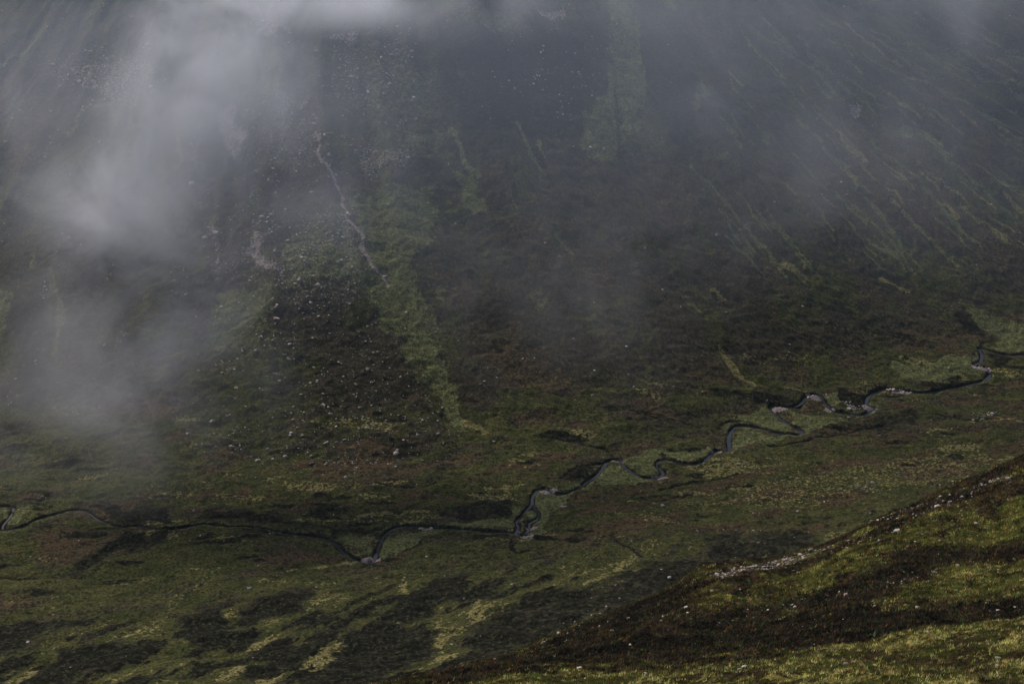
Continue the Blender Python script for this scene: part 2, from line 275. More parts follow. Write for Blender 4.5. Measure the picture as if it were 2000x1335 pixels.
def meander(pts, n=5, amp=.35):
    out = []
    P = np.array(pts); m = len(P)
    for i in range(m - 1):
        p0, p1, p2, p3 = P[max(i - 1, 0)], P[i], P[i + 1], P[min(i + 2, m - 1)]
        for k in range(n):
            t = k / n
            out.append(.5 * ((2 * p1) + (p2 - p0) * t + (2 * p0 - 5 * p1 + 4 * p2 - p3) * t * t + (3 * p1 - p0 - 3 * p2 + p3) * t ** 3))
    out.append(P[-1]); return np.array(out)
T([p for k_ in PV for p in k_[-1]] + [p for k_ in LV for p in k_[-1]] + STREAM + LOOP)
stream_w = meander(T(STREAM), 4); loop_w = meander(T(LOOP), 4); rills_w = [meander(T(r), 4) for r in RILLS]
def near_line(x, y, L, reach):
    "distance to a polyline, evaluated only near it"
    d = np.full(x.shape, 99.0)
    for i in range(0, len(L) - 1, 6):
        seg = L[i:i + 7]
        m = (x > seg[:, 0].min() - reach) & (x < seg[:, 0].max() + reach) & (y > seg[:, 1].min() - reach) & (y < seg[:, 1].max() + reach)
        if m.any():
            j = np.nonzero(m); d[j] = np.minimum(d[j], segdist(x[j], y[j], [tuple(a) for a in seg]))
    return d
def masks(x, y, polys, lines, Tr, pxm):
    "soft 0..1 plant masks at the ground points; every outline is frayed by noise"
    M = np.zeros((6,) + x.shape)
    wx = x + (fbm(x / 11, y / 11, 61, 4) - .5) * pxm * 48; wy = y + (fbm(x / 11, y / 11, 67, 4) - .5) * pxm * 48
    for k, st, pts in polys:
        w = Tr(pts); xs = [a[0] for a in w]; ys = [a[1] for a in w]; m_ = 14
        j = np.nonzero((wx > min(xs) - m_) & (wx < max(xs) + m_) & (wy > min(ys) - m_) & (wy < max(ys) + m_))
        if not len(j[0]): continue
        a, b = wx[j], wy[j]; d = segdist(a, b, w, True); ins = inside(a, b, w); sd = np.where(ins, d, -d)
        size = min(max(xs) - min(xs), max(ys) - min(ys)); e = min(14, .2 * size + .4) * (.5 if k == 'l' else 1)
        v = st * sst(-e, e, sd); M[KI[k]][j] = np.maximum(M[KI[k]][j], v)
        if k in 'gly' and st > .7: M[3][j] *= 1 - v
        if k == 'd' and st > .7: M[0][j] *= 1 - v; M[1][j] *= 1 - v
    wx = x + (fbm(x / 8, y / 9, 71, 4) - .5) * pxm * 24; wy = y + (fbm(x / 8, y / 9, 73, 4) - .5) * pxm * 24
    for k, w0, w1, pts in lines:
        w = Tr(pts); L = np.array(w)
        j = np.nonzero((wx > L[:, 0].min() - 9) & (wx < L[:, 0].max() + 9) & (wy > L[:, 1].min() - 9) & (wy < L[:, 1].max() + 9))
        if not len(j[0]): continue
        d, t = segdist(wx[j], wy[j], w, False, True); t = t / (len(w) - 1); hw = (w0 + (w1 - w0) * t) * pxm * 1.0 * (.1 + 1.5 * fbm(x[j] / 7, y[j] / 7, 77, 3))
        v = (.6 if k == 'l' else .95) * (1 - sst(hw * .5, hw * 1.5 + .4, d)); M[KI[k]][j] = np.maximum(M[KI[k]][j], v)
    return M

# ------------------------------------------------------------------ meshes
def axis(a, b, fine):
    "grid lines: fine = [(from, to, step)], growing steps outside"
    out = []
    for f, t, s in fine: out += list(np.arange(f, t, s))
    st = fine[-1][2]; v = out[-1]
    while v < b: st *= 1.12; v += st; out.append(v)
    st = fine[0][2]; v = out[0]; pre = []
    while v > a: st *= 1.12; v -= st; pre.append(v)
    return np.array(pre[::-1] + out)
def grid_mesh(name, X, Y, Z, fm, attrs, mat, kind='structure'):
    ny, nx = X.shape
    q = np.arange(ny * nx).reshape(ny, nx)
    F = np.stack([q[:-1, :-1], q[:-1, 1:], q[1:, 1:], q[1:, :-1]], -1).reshape(-1, 4)
    if fm is not None: F = F[fm.reshape(-1)]
    used = np.zeros(ny * nx, bool); used[F.ravel()] = True; idx = np.cumsum(used) - 1; F = idx[F]
    V = np.stack([X, Y, Z], -1).reshape(-1, 3)[used]
    me = bpy.data.meshes.new(name); me.vertices.add(len(V)); me.vertices.foreach_set('co', V.astype(np.float32).ravel())
    me.loops.add(F.size); me.loops.foreach_set('vertex_index', F.astype(np.int32).ravel())
    me.polygons.add(len(F)); me.polygons.foreach_set('loop_start', (np.arange(len(F)) * 4).astype(np.int32))
    me.polygons.foreach_set('use_smooth', np.ones(len(F), bool))
    for an, A in attrs.items():
        at = me.attributes.new(an, 'FLOAT_COLOR', 'POINT'); c = np.ones((len(V), 4), np.float32)
        c[:, :3] = np.stack([a.reshape(-1)[used] for a in A], -1); at.data.foreach_set('color', c.ravel())
    me.update(calc_edges=True); me.materials.append(mat)
    o = bpy.data.objects.new(name, me); S.collection.objects.link(o)
    o['kind'] = kind
    return o
def soup(name, V, F, mat, col=None, n=3):
    me = bpy.data.meshes.new(name); me.vertices.add(len(V)); me.vertices.foreach_set('co', np.asarray(V, np.float32).ravel())
    F = np.asarray(F, np.int32); me.loops.add(F.size); me.loops.foreach_set('vertex_index', F.ravel())
    me.polygons.add(len(F)); me.polygons.foreach_set('loop_start', (np.arange(len(F)) * F.shape[1]).astype(np.int32))
    if col is not None:
        at = me.attributes.new('col', 'FLOAT_COLOR', 'POINT'); c = np.ones((len(V), 4), np.float32); c[:, :3] = col; at.data.foreach_set('color', c.ravel())
    me.update(calc_edges=True); me.materials.append(mat)
    o = bpy.data.objects.new(name, me); S.collection.objects.link(o); return o

# ------------------------------------------------------------------ materials
class NT:
    def __init__(s, name):
        s.m = bpy.data.materials.new(name); s.m.use_nodes = True; s.t = s.m.node_tree; s.n = s.t.nodes
        s.b = s.n.get('Principled BSDF'); s.out = s.n.get('Material Output')
    def add(s, k, **kw):
        nd = s.n.new(k)
        for a, v in kw.items(): setattr(nd, a, v)
        return nd
    def ln(s, a, b): s.t.links.new(a, b)
    def val(s, v, sock):
        if hasattr(v, 'links') or isinstance(v, bpy.types.NodeSocket): s.ln(v, sock)
        else: sock.default_value = v
    def math(s, op, a, b=0.0, c=0.0, clamp=False):
        nd = s.add('ShaderNodeMath', operation=op, use_clamp=clamp); s.val(a, nd.inputs[0]); s.val(b, nd.inputs[1])
        if op in ('MULTIPLY_ADD',): s.val(c, nd.inputs[2])
        return nd.outputs[0]
    def ramp(s, x, a, b, lo=0.0, hi=1.0):
        nd = s.add('ShaderNodeMapRange', interpolation_type='SMOOTHSTEP'); s.ln(x, nd.inputs[0])
        for i, v in enumerate((a, b, lo, hi)): nd.inputs[i + 1].default_value = v
        return nd.outputs[0]
    def noise(s, vec, scale, detail=3.0, rough=.55, dist=0.0):
        nd = s.add('ShaderNodeTexNoise'); s.ln(vec, nd.inputs['Vector']); nd.inputs['Scale'].default_value = scale
        nd.inputs['Detail'].default_value = detail; nd.inputs['Roughness'].default_value = rough; nd.inputs['Distortion'].default_value = dist
        return nd.outputs[0]
    def mix(s, f, a, b, blend='MIX'):
        nd = s.add('ShaderNodeMix', data_type='RGBA', blend_type=blend); s.val(f, nd.inputs[0])
        for v, k in ((a, 6), (b, 7)):
            if isinstance(v, tuple): nd.inputs[k].default_value = v + (1,)
            else: s.ln(v, nd.inputs[k])
        return nd.outputs[2]
def ground_material(name, C, fs=1.0, bump=0.6):
    "plants over peat: heather, rust, grass, lush turf, straw and stones chosen by the masks on the mesh, frayed by noise"
    g = NT(name); geo = g.add('ShaderNodeNewGeometry'); P = geo.outputs['Position']
    a1 = g.add('ShaderNodeAttribute', attribute_name='veg'); a2 = g.add('ShaderNodeAttribute', attribute_name='veg2')
    s1 = g.add('ShaderNodeSeparateColor'); s2 = g.add('ShaderNodeSeparateColor'); g.ln(a1.outputs[0], s1.inputs[0]); g.ln(a2.outputs[0], s2.inputs[0])
    grass, rust, stone = s1.outputs; dark, lush, straw = s2.outputs
    n_big = g.noise(P, .09 * fs, 5, .65); n_mid = g.noise(P, .30 * fs, 5, .7, .5); n_fine = g.noise(P, 1.0 * fs, 4, .75); n_c = g.noise(P, .62 * fs, 3, .65, .6)
    def fray(m, amt=.9, nz=n_mid):
        k = g.math('MULTIPLY_ADD', nz, amt * 2.2, -amt * 1.1); s_ = g.math('ADD', g.math('MULTIPLY_ADD', m, 1.25, -.12), k); s_ = g.math('ADD', s_, g.math('MULTIPLY_ADD', n_fine, amt * 1.1, -amt * .55))
        return g.ramp(s_, .34, .62)
    c = g.mix(g.ramp(n_mid, .38, .62), C['heather'], C['heather2'])
    c = g.mix(fray(rust, .9, n_c), c, C['rust'])
    c = g.mix(fray(grass), c, g.mix(g.ramp(n_big, .35, .65), C['grass'], C['grass2']))
    c = g.mix(fray(straw, .9, n_c), c, C['straw'])
    c = g.mix(fray(dark, 1.5, g.math('MULTIPLY_ADD', n_big, .6, g.math('MULTIPLY', n_mid, .4))), c, g.mix(g.ramp(n_c, .50, .66), C['dark'], C['heather']))
    c = g.mix(fray(lush, .42), c, C['lush'])
    c = g.mix(g.ramp(g.math('ADD', stone, g.math('MULTIPLY_ADD', n_fine, 1.8, -1.22)), .22, .34), c, g.mix(g.ramp(n_c, .4, .6), C['stone'], C['stone2']))
    v = g.ramp(n_fine, .33, .67, .42, 1.62); v2 = g.ramp(n_c, .34, .68, .62, 1.4); vv = g.math('MULTIPLY', v, v2)
    cc = g.add('ShaderNodeCombineColor'); [g.ln(vv, cc.inputs[i]) for i in range(3)]
    c = g.mix(1.0, c, cc.outputs[0], 'MULTIPLY')
    g.ln(c, g.b.inputs['Base Color']); g.b.inputs['Roughness'].default_value = 1; g.b.inputs['Specular IOR Level'].default_value = .03
    h = g.math('MULTIPLY_ADD', n_fine, .5, g.math('MULTIPLY', n_mid, .8))
    bp = g.add('ShaderNodeBump'); bp.inputs['Strength'].default_value = bump; bp.inputs['Distance'].default_value = .8 / fs
    g.ln(h, bp.inputs['Height']); g.ln(bp.outputs[0], g.b.inputs['Normal'])
    return g.m
CV = dict(heather=(.024, .024, .014), heather2=(.039, .032, .022), rust=(.046, .033, .018), grass=(.028, .032, .011), grass2=(.047, .046, .017), straw=(.105, .092, .038), dark=(.008, .008, .005), lush=(.068, .073, .031),
          stone=(.25, .20, .185), stone2=(.12, .10, .095))
CF = dict(heather=(.014, .010, .006), heather2=(.024, .017, .008), rust=(.034, .023, .010), grass=(.040, .040, .010), grass2=(.026, .028, .008), straw=(.09, .08, .025), dark=(.008, .006, .004), lush=(.04, .05, .01),
          stone=(.34, .29, .25), stone2=(.14, .12, .10))
m_valley = ground_material('moorland', CV, 1.0, .9)
m_hill = ground_material('hill_turf', CF, 1.9, .9)

# ------------------------------------------------------------------ valley and far slope
ax = axis(-1500, 1800, [(-335, 470, .8)]); ay = axis(385, 2400, [(470, 590, .9), (590, 880, .62), (880, 1210, 1.0)])
ay = ay[ay > 380]
X, Y = np.meshgrid(ax, ay)
SD = farhill_s(X, Y); Z = valley_z(X, Y)
Z += (fbm(X / 3.0, Y / 2.6, 81, 3) - .5) * 1.3
M = masks(X, Y, PV, LV, T, .27)
# stretched mottling everywhere: patches of grass in the heather
ang = np.arctan2(X + 150, 1350 - Y) * 640
M[4] = np.maximum(M[4], .9 * sst(20, 70, SD) * M[0])
_w = (fbm(X / 40, Y / 40, 90, 3) - .5) * 60
mot = fbm((ang + _w) / 20, (SD + _w) / 44, 91, 6, .68)
mot2 = fbm((X + Y * .4) / 22, (Y - X * .3) / 9, 93, 5, .6)
mot3 = fbm((X * .87 - Y * .5) / 8, (X * .5 + Y * .87) / 26, 94, 6, .62)
up = sst(0, 50, SD); nearv = sst(-30, 50, 620 - (Y - .3 * X)); flat = (1 - up) * (1 - nearv)
leftg = sst(60, -260, X)
M[0] = np.maximum(M[0], up * (sst(.47, .66, mot) * (.74 + .22 * leftg)) * (1 - .75 * M[3]))
M[0] = np.maximum(M[0], (flat * (.25 + .6 * sst(.36, .66, mot2)) + nearv * (.35 + .6 * sst(.42, .56, mot3))) * (1 - M[3]))
M[5] = np.maximum(M[5], flat * sst(.60, .74, fbm(X / 30, Y / 10, 177, 5, .6)) * .5)
M[3] = np.maximum(M[3], flat * sst(.62, .74, fbm(X / 26, Y / 9, 179, 5, .6)) * .7)
M[1] = np.maximum(M[1], flat * sst(.50, .36, mot2) * .55); M[1] = np.maximum(M[1], up * sst(.56, .72, fbm(X / 24, Y / 18, 95, 4)) * .5)
M[3] = np.maximum(M[3], nearv * sst(.49, .40, mot3) * .95)
M[5] = np.maximum(M[5], nearv * sst(.60, .72, mot3) * .6)
M[2] = np.maximum(M[2], up * leftg * sst(.58, .8, fbm(ang / 6, SD / 30, 97, 4)) * .35)
Z = Z + M[3] * (.1 + 1.3 * fbm(X / 2.2, Y / 2.0, 171, 2)) * np.maximum(nearv, .35) * .8
# stream bed
GB = [(1067, 957, 2.6), (724, 1095, 2.4), (1289, 930, 2.2), (1523, 798, 2.4), (1590, 773, 2.6), (1912, 716, 2.4), (1924, 720, 2.2), (1698, 797, 2.4), (1750, 763, 2.6), (1207, 899, 1.8), (1040, 1030, 1.6), (830, 1031, 1.6), (1620, 800, 1.8), (1765, 765, 2.0), (1400, 881, 1.6), (1030, 1049, 1.8), (1100, 990, 1.2)]
_gx, _gy = zip(*T([g_[:2] for g_ in GB])); gravel = np.zeros(X.shape)
for (a_, b_, r_), gx_, gy_ in zip(GB, _gx, _gy):
    gravel = np.maximum(gravel, 1 - sst(r_ * .8, r_ * 1.25, np.hypot((X - gx_) * .6, Y - gy_) + (fbm(X / 1.5, Y / 1.5, 163, 2) - .5) * 1.5))
def carve(L, hw, depth):
    global Z
    d = near_line(X, Y, L, 10) + (fbm(X / 3, Y / 3, 99, 2) - .5) * 1.0
    Z = Z - depth * (1 - sst(hw * .75, hw + .9, d))
    Z = Z - .25 * (1 - sst(hw, hw + 4, d))
    return d
W_S = .55
d = carve(stream_w, W_S, 1.25); d2 = carve(loop_w, .6, .9)
bank = np.maximum(1 - sst(W_S + .2, W_S + 1.1, d), 1 - sst(.9, 1.6, d2))  # dark peat edge, with the shade of the cut bank painted in
for r_ in rills_w:
    dr = carve(r_, .2, .45); bank = np.maximum(bank, .8 * (1 - sst(.3, 1.2, dr)))
for i in (0, 1, 4, 5): M[i] *= 1 - bank
M[3] = np.maximum(M[3], bank)
M[4] = np.maximum(M[4], .45 * (1 - sst(2, 8, d)) * sst(.3, .5, fbm(X / 9, Y / 9, 101, 2)) * (1 - bank))
for i in (0, 1, 3, 4, 5): M[i] *= 1 - gravel
M[2] = np.maximum(M[2], gravel)
FMc = lambda A: (A[:-1, :-1] + A[1:, 1:]) * .5
sc_ = FMc(SD); at = dict(veg=M[0:3], veg2=[M[3], M[4], M[5]])
grid_mesh('mountain_slope', X, Y, Z, sc_ >= 18, at, m_valley)
grid_mesh('valley_floor', X, Y, Z, sc_ < 18, at, m_valley)
ZV = Z
def valley_grid_z(x, y):
    i = np.clip(np.searchsorted(ay, y) - 1, 0, len(ay) - 2); j = np.clip(np.searchsorted(ax, x) - 1, 0, len(ax) - 2)
    return np.minimum(np.minimum(ZV[i, j], ZV[i + 1, j]), np.minimum(ZV[i, j + 1], ZV[i + 1, j + 1]))
# ------------------------------------------------------------------ water
wm = NT('stream_water'); wm.b.inputs['Base Color'].default_value = (.018, .018, .022, 1); wm.b.inputs['Roughness'].default_value = .12; wm.b.inputs['Specular IOR Level'].default_value = .15
_g = wm.add('ShaderNodeNewGeometry'); _n = wm.noise(_g.outputs['Position'], 2.2, 3, .6); _b = wm.add('ShaderNodeBump'); _b.inputs['Strength'].default_value = .3; _b.inputs['Distance'].default_value = .05
wm.ln(_n, _b.inputs['Height']); wm.ln(_b.outputs[0], wm.b.inputs['Normal'])
def ribbon(name, L, hw, drop):
    hw = (hw * (.45 + 1.1 * fbm(L[:, 0] / 22, L[:, 1] / 22, 161, 2)) * np.interp(L[:, 0], [-150, 150], [.6, 1.2]))[:, None]
    t = np.gradient(L, axis=0); t /= np.hypot(t[:, 0], t[:, 1])[:, None] + 1e-9; n = np.stack([-t[:, 1], t[:, 0]], 1)
    z = valley_z(L[:, 0], L[:, 1]); k = np.ones(9) / 9; z = np.convolve(np.pad(z, 4, mode='edge'), k, 'valid') - drop
    rows = []
    for f in (-1, 0, 1): q = L + n * hw * f; rows.append(np.column_stack([q, z]))
    V = np.concatenate(rows); m = len(L); F = []
    for a in range(2):
        for i in range(m - 1): F.append((a * m + i, a * m + i + 1, (a + 1) * m + i + 1, (a + 1) * m + i))
    o = soup(name, V, F, wm.m); o['kind'] = 'structure'; return o
ribbon('stream', stream_w, W_S + .3, .95); ribbon('side_stream', loop_w, .85, .8)

# ------------------------------------------------------------------ near hillside
PF = [
 ('g', 1, [(1290, 1222), (1406, 1190), (1497, 1145), (1617, 1088), (1758, 1028), (1863, 993), (1905, 1000), (1793, 1064), (1687, 1110), (1547, 1158), (1441, 1194), (1300, 1228)]),
 ('g', .9, [(1880, 1010), (1960, 980), (2060, 960), (2060, 1060), (1960, 1072), (1880, 1085), (1820, 1070)]),
 ('g', 1, [(1722, 1173), (1828, 1102), (1920, 1085), (2060, 1074), (2060, 1168), (1828, 1190), (1758, 1190)]),
 ('g', 1, [(1050, 1262), (1098, 1252), (1096, 1258), (1060, 1268)]),
 ('d', 1, [(1400, 1210), (1560, 1165), (1700, 1120), (1840, 1068), (2060, 1062), (2060, 1074), (1828, 1098), (1720, 1150), (1560, 1190)]),
 ('d', 1, [(950, 1300), (1200, 1250), (1500, 1200), (1740, 1195), (1900, 1190), (2060, 1172), (2060, 1210), (1800, 1232), (1560, 1262), (1300, 1285), (1000, 1306)]),
 ('d', .9, [(880, 1312), (1000, 1284), (1100, 1236), (1350, 1122), (1390, 1150), (1300, 1195), (1150, 1262), (1000, 1306)]),
 ('r', .8, [(1300, 1160), (1420, 1112), (1600, 1075), (1800, 985), (2060, 900), (2060, 950), (1800, 1010), (1600, 1090), (1400, 1170), (1200, 1220)]),
 ('s', .85, [(1365, 1142), (1395, 1112), (1440, 1100), (1500, 1096), (1600, 1070), (1640, 1068), (1600, 1088), (1500, 1118), (1430, 1130)]),
 ('s', .9, [(1455, 1194), (1500, 1184), (1502, 1190), (1460, 1200)]), ('s', .8, [(1515, 1184), (1562, 1168), (1564, 1174), (1520, 1190)]), ('s', .9, [(1605, 1158), (1648, 1150), (1650, 1156), (1608, 1166)]),
 ('s', .9, [(1730, 1136), (1795, 1124), (1797, 1131), (1735, 1143)]), ('s', .8, [(1800, 1134), (1828, 1132), (1826, 1138), (1802, 1140)]), ('s', .9, [(1918, 1114), (1952, 1108), (1950, 1116), (1922, 1119)]),
 ('s', .7, [(1860, 1030), (1930, 1000), (1935, 1004), (1870, 1036)]), ('s', .8, [(1740, 1040), (1760, 1026), (1763, 1032), (1748, 1042)]), ('s', .8, [(1925, 942), (1975, 925), (1978, 945), (1940, 945)]),
 ('s', .62, [(1600, 1075), (1700, 1020), (1850, 960), (2060, 890), (2060, 960), (1850, 1010), (1700, 1050), (1620, 1085)]), ('s', .7, [(1640, 1062), (1690, 1045), (1690, 1052), (1650, 1066)]), ('s', .8, [(1290, 1202), (1315, 1201), (1312, 1206), (1292, 1206)]), ('s', .7, [(1130, 1313), (1200, 1308), (1190, 1318), (1140, 1320)]),
 ('y', .9, [(1930, 1255), (2060, 1240), (2060, 1265), (1950, 1270)]), ('y', .7, [(1690, 1262), (1780, 1255), (1800, 1270), (1700, 1276)]), ('y', .7, [(1560, 1190), (1640, 1165), (1640, 1175), (1580, 1196)]),
 ('y', .6, [(1850, 1120), (2000, 1100), (2000, 1112), (1860, 1130)]),
]
LF = []
hx = axis(-420, 520, [(-66, 122, .34)]); hy = axis(-90, 640, [(92, 352, .34)])
X, Y = np.meshgrid(hx, hy); Z = hill_z(X, Y)
MF = masks(X, Y, PF, LF, TH, .17)
def hill_extra(X, Y, M):
    m1 = fbm((X * .75 + Y * .25) / 4.0, (Y - X * .9) / 14, 111, 5, .6); strip = sst(YE + 10, YE - 2, Y)
    M[0] = M[0] * (.45 + .75 * sst(.36, .56, fbm((X * .75 + Y * .25) / 2.2, (Y - X * .9) / 7, 181, 5, .62)))
    M[0] = np.maximum(M[0], (1 - M[3]) * sst(.50, .62, m1) * .8); M[3] = np.maximum(M[3], (1 - strip) * sst(.47, .36, m1) * .8 * (1 - M[0]))
    M[0] = np.maximum(M[0], strip * (.2 + .8 * sst(.40, .58, m1))); M[5] = np.maximum(M[5], strip * sst(.42, .66, fbm(X / 5, Y / 2.5, 115, 4)) * .6)
    for i in (3, 1): M[i] *= 1 - strip * .8
    M[2] = np.maximum(M[2], sst(.70, .78, fbm(X / 3.2, Y / 4.5, 119, 3)) * .55 * (1 - strip * .4))
    return M
MF = hill_extra(X, Y, MF); MFS = MF[2] * .5
grid_mesh('hillside', X, Y, Z, None, dict(veg=[MF[0], MF[1], MFS], veg2=[MF[3], MF[4], MF[5]]), m_hill)

# ------------------------------------------------------------------ grass, heather, straw on the near hillside
def leafmat(name, rough=.75, trans=.35):
    g = NT(name); a = g.add('ShaderNodeAttribute', attribute_name='col'); g.ln(a.outputs[0], g.b.inputs['Base Color']); g.b.inputs['Roughness'].default_value = rough
    g.b.inputs['Specular IOR Level'].default_value = .2
    tr = g.add('ShaderNodeBsdfTranslucent'); g.ln(a.outputs[0], tr.inputs[0]); mx = g.add('ShaderNodeMixShader'); mx.inputs[0].default_value = trans
    g.ln(g.b.outputs[0], mx.inputs[1]); g.ln(tr.outputs[0], mx.inputs[2]); g.ln(mx.outputs[0], g.out.inputs['Surface']); return g.m
m_blade = leafmat('grass_blade', .7, .45); m_heath = leafmat('heather_leaf', .85, .15)
def gi(A, x, y):
    i = np.clip(np.searchsorted(hy, y) - 1, 0, len(hy) - 1); j = np.clip(np.searchsorted(hx, x) - 1, 0, len(hx) - 1); return A[i, j]
def blades(n_t, y0, y1, k, hgt, wid, spread, picker, name, mat, label, lean=.35):
    yy = np.sqrt(rng.uniform(y0 ** 2, y1 ** 2, n_t)); xx = rng.uniform(-.34, .36, n_t) * yy
    col, keep, hs = picker(xx, yy); xx, yy, col, hs = xx[keep], yy[keep], col[keep], hs[keep]
    N = len(xx); zz = hill_z(xx, yy)
    X = np.repeat(xx, k); Y = np.repeat(yy, k); Zb = np.repeat(zz, k); Hh = np.repeat(hs, k) * hgt * rng.uniform(.5, 1.25, N * k)
    a = rng.uniform(0, 2 * np.pi, N * k); rr = spread * np.sqrt(rng.uniform(0, 1, N * k)); bx = X + rr * np.cos(a); by = Y + rr * np.sin(a)
    a2 = rng.uniform(0, np.pi, N * k); w = wid * rng.uniform(.6, 1.3, N * k)
    dx, dy = np.cos(a2) * w / 2, np.sin(a2) * w / 2; lx = Hh * rng.normal(.12, lean, N * k); ly = Hh * rng.normal(0, lean, N * k)
    A = np.stack([bx - dx, by - dy, Zb - .06], 1); B = np.stack([bx + dx, by + dy, Zb - .06], 1); Cc = np.stack([bx + lx, by + ly, Zb + Hh], 1)
    V = np.stack([A, B, Cc], 1).reshape(-1, 3); F = np.arange(len(V)).reshape(-1, 3)
    cb = np.repeat(col, k, 0) * rng.uniform(.65, 1.4, (N * k, 1)); cv = np.repeat(cb, 3, 0)
    o = soup(name, V, F, mat, cv); o['kind'] = 'stuff'; o['label'] = label; return o
def pal(base, n, j=.18): return np.array(base) * (1 + rng.normal(0, j, (n, 3)))
def pick_strip(x, y):
    n = len(x); s = gi(MF[5], x, y); c = np.where((rng.uniform(0, 1, n) < .13 + .5 * s)[:, None], pal((.50, .43, .15), n), pal((.050, .058, .013), n))  # bright straw blades also carry the sunlit highlights in their colour
    c = c * (.35 + 1.5 * sst(.38, .62, fbm(x / 1.3, y / 1.0, 143, 3)))[:, None]; r_ = rng.uniform(0, 1, n) < .16; c = np.where(r_[:, None], pal((.10, .06, .03), n), c)  # clump noise paints shaded gaps between tufts into the blade colour
    return np.clip(c, .004, .8), gi(MF[2], x, y) < .75, .6 + .8 * fbm(x / 2.2, y / 2.2, 131, 2)
blades(60000, 92, YE + 16, 7, .26, .045, .22, pick_strip, 'grass', m_blade, 'pale green and straw grass on the nearest strip of hillside')
def pick_slope(x, y):
    n = len(x); g_ = gi(MF[0], x, y); s = gi(MF[5], x, y); isg = rng.uniform(0, 1, n) < np.clip(g_ * 1.3 - .2, 0, 1) + .03
    c = np.where((rng.uniform(0, 1, n) < .20 + .5 * s)[:, None], pal((.34, .29, .10), n), pal((.082, .085, .018), n)) * (.3 + 1.5 * sst(.38, .62, fbm(x / 2.4, y / 4.5, 153, 4)))[:, None]  # straw tone doubles as painted highlights; clump noise paints the dark shaded gaps
    return np.clip(c, .004, .8), isg & (gi(MF[2], x, y) < .7), .6 + .8 * fbm(x / 3, y / 3, 133, 2)
blades(150000, YE + 12, YS + 14, 6, .30, .11, .38, pick_slope, 'grass', m_blade, 'yellow green grass patches on the steep near hillside')
def pick_heath(x, y):
    n = len(x); g_ = gi(MF[0], x, y); dk = gi(MF[3], x, y); ok = rng.uniform(0, 1, n) > g_ * 1.1
    c = np.where((rng.uniform(0, 1, n) < .75 - .4 * dk)[:, None], pal((.070, .047, .022), n, .3), pal((.020, .020, .010), n, .3)) * (.4 + 1.3 * sst(.36, .62, fbm(x / 2.5, y / 3, 147, 3)))[:, None]
    return np.clip(c, .004, .8), ok & (gi(MF[2], x, y) < .7), (.5 + 1.0 * fbm(x / 2, y / 2, 137, 2))
blades(170000, YE + 12, YS + 14, 6, .34, .17, .42, pick_heath, 'heather', m_heath, 'dark brown heather on the steep near hillside', .6)

# ------------------------------------------------------------------ stones
rk = NT('rock'); _o = rk.add('ShaderNodeObjectInfo'); _g = rk.add('ShaderNodeNewGeometry')
_n = rk.noise(_g.outputs['Position'], 1.6, 5, .7); _c = rk.mix(rk.ramp(_n, .35, .65), (.33, .29, .265), (.16, .14, .13))
_c = rk.mix(rk.math('MULTIPLY', rk.ramp(rk.noise(_g.outputs['Position'], .45, 3, .6), .45, .6), .8), _c, (.11, .095, .08))
_v = rk.math('MULTIPLY_ADD', _o.outputs['Random'], .9, .6); _k = rk.add('ShaderNodeCombineColor'); [rk.ln(_v, _k.inputs[i]) for i in range(3)]
rk.ln(rk.mix(1.0, _c, _k.outputs[0], 'MULTIPLY'), rk.b.inputs['Base Color']); rk.b.inputs['Roughness'].default_value = .9
rp = NT('pink_rock'); _g = rp.add('ShaderNodeNewGeometry'); rp.ln(rp.mix(rp.ramp(rp.noise(_g.outputs['Position'], 1.6, 5, .7), .35, .65), (.42, .28, .22), (.22, .16, .13)), rp.b.inputs['Base Color']); rp.b.inputs['Roughness'].default_value = .9
import bmesh
_bm = bmesh.new(); bmesh.ops.create_icosphere(_bm, subdivisions=2, radius=1); ICO = np.array([v.co[:] for v in _bm.verts]); ICF = np.array([[v.index for v in f.verts] for f in _bm.faces]); _bm.free()
_bm = bmesh.new(); bmesh.ops.create_icosphere(_bm, subdivisions=1, radius=1); ICO1 = np.array([v.co[:] for v in _bm.verts]); ICF1 = np.array([[v.index for v in f.verts] for f in _bm.faces]); _bm.free()
def rockshape(V0, cuts=7):
    "a block with cleaved faces: a ball cut by random planes"
    V = V0.copy()
    for _ in range(cuts):
        n = rng.normal(size=3); n /= np.linalg.norm(n); dd = rng.uniform(.35, .8); t = V @ n
        V = V - np.outer(np.maximum(t - dd, 0), n)
    V *= rng.uniform(.9, 1.1, (len(V), 1)); return V * rng.uniform([.8, .6, .5], [1.35, 1.0, .85])
def stone(name, x, y, z, r, label, cat, group=None, mat=None):
    V = rockshape(ICO) * r
    me = bpy.data.meshes.new(name); me.from_pydata(V.tolist(), [], ICF.tolist()); me.materials.append(mat or rk.m)
    o = bpy.data.objects.new(name, me); S.collection.objects.link(o); o.location = (x, y, z + r * .22); o.rotation_euler = (rng.uniform(-.3, .3), rng.uniform(-.3, .3), rng.uniform(0, 6.3))
    o['label'] = label; o['category'] = cat
    if group: o['group'] = group
    return o
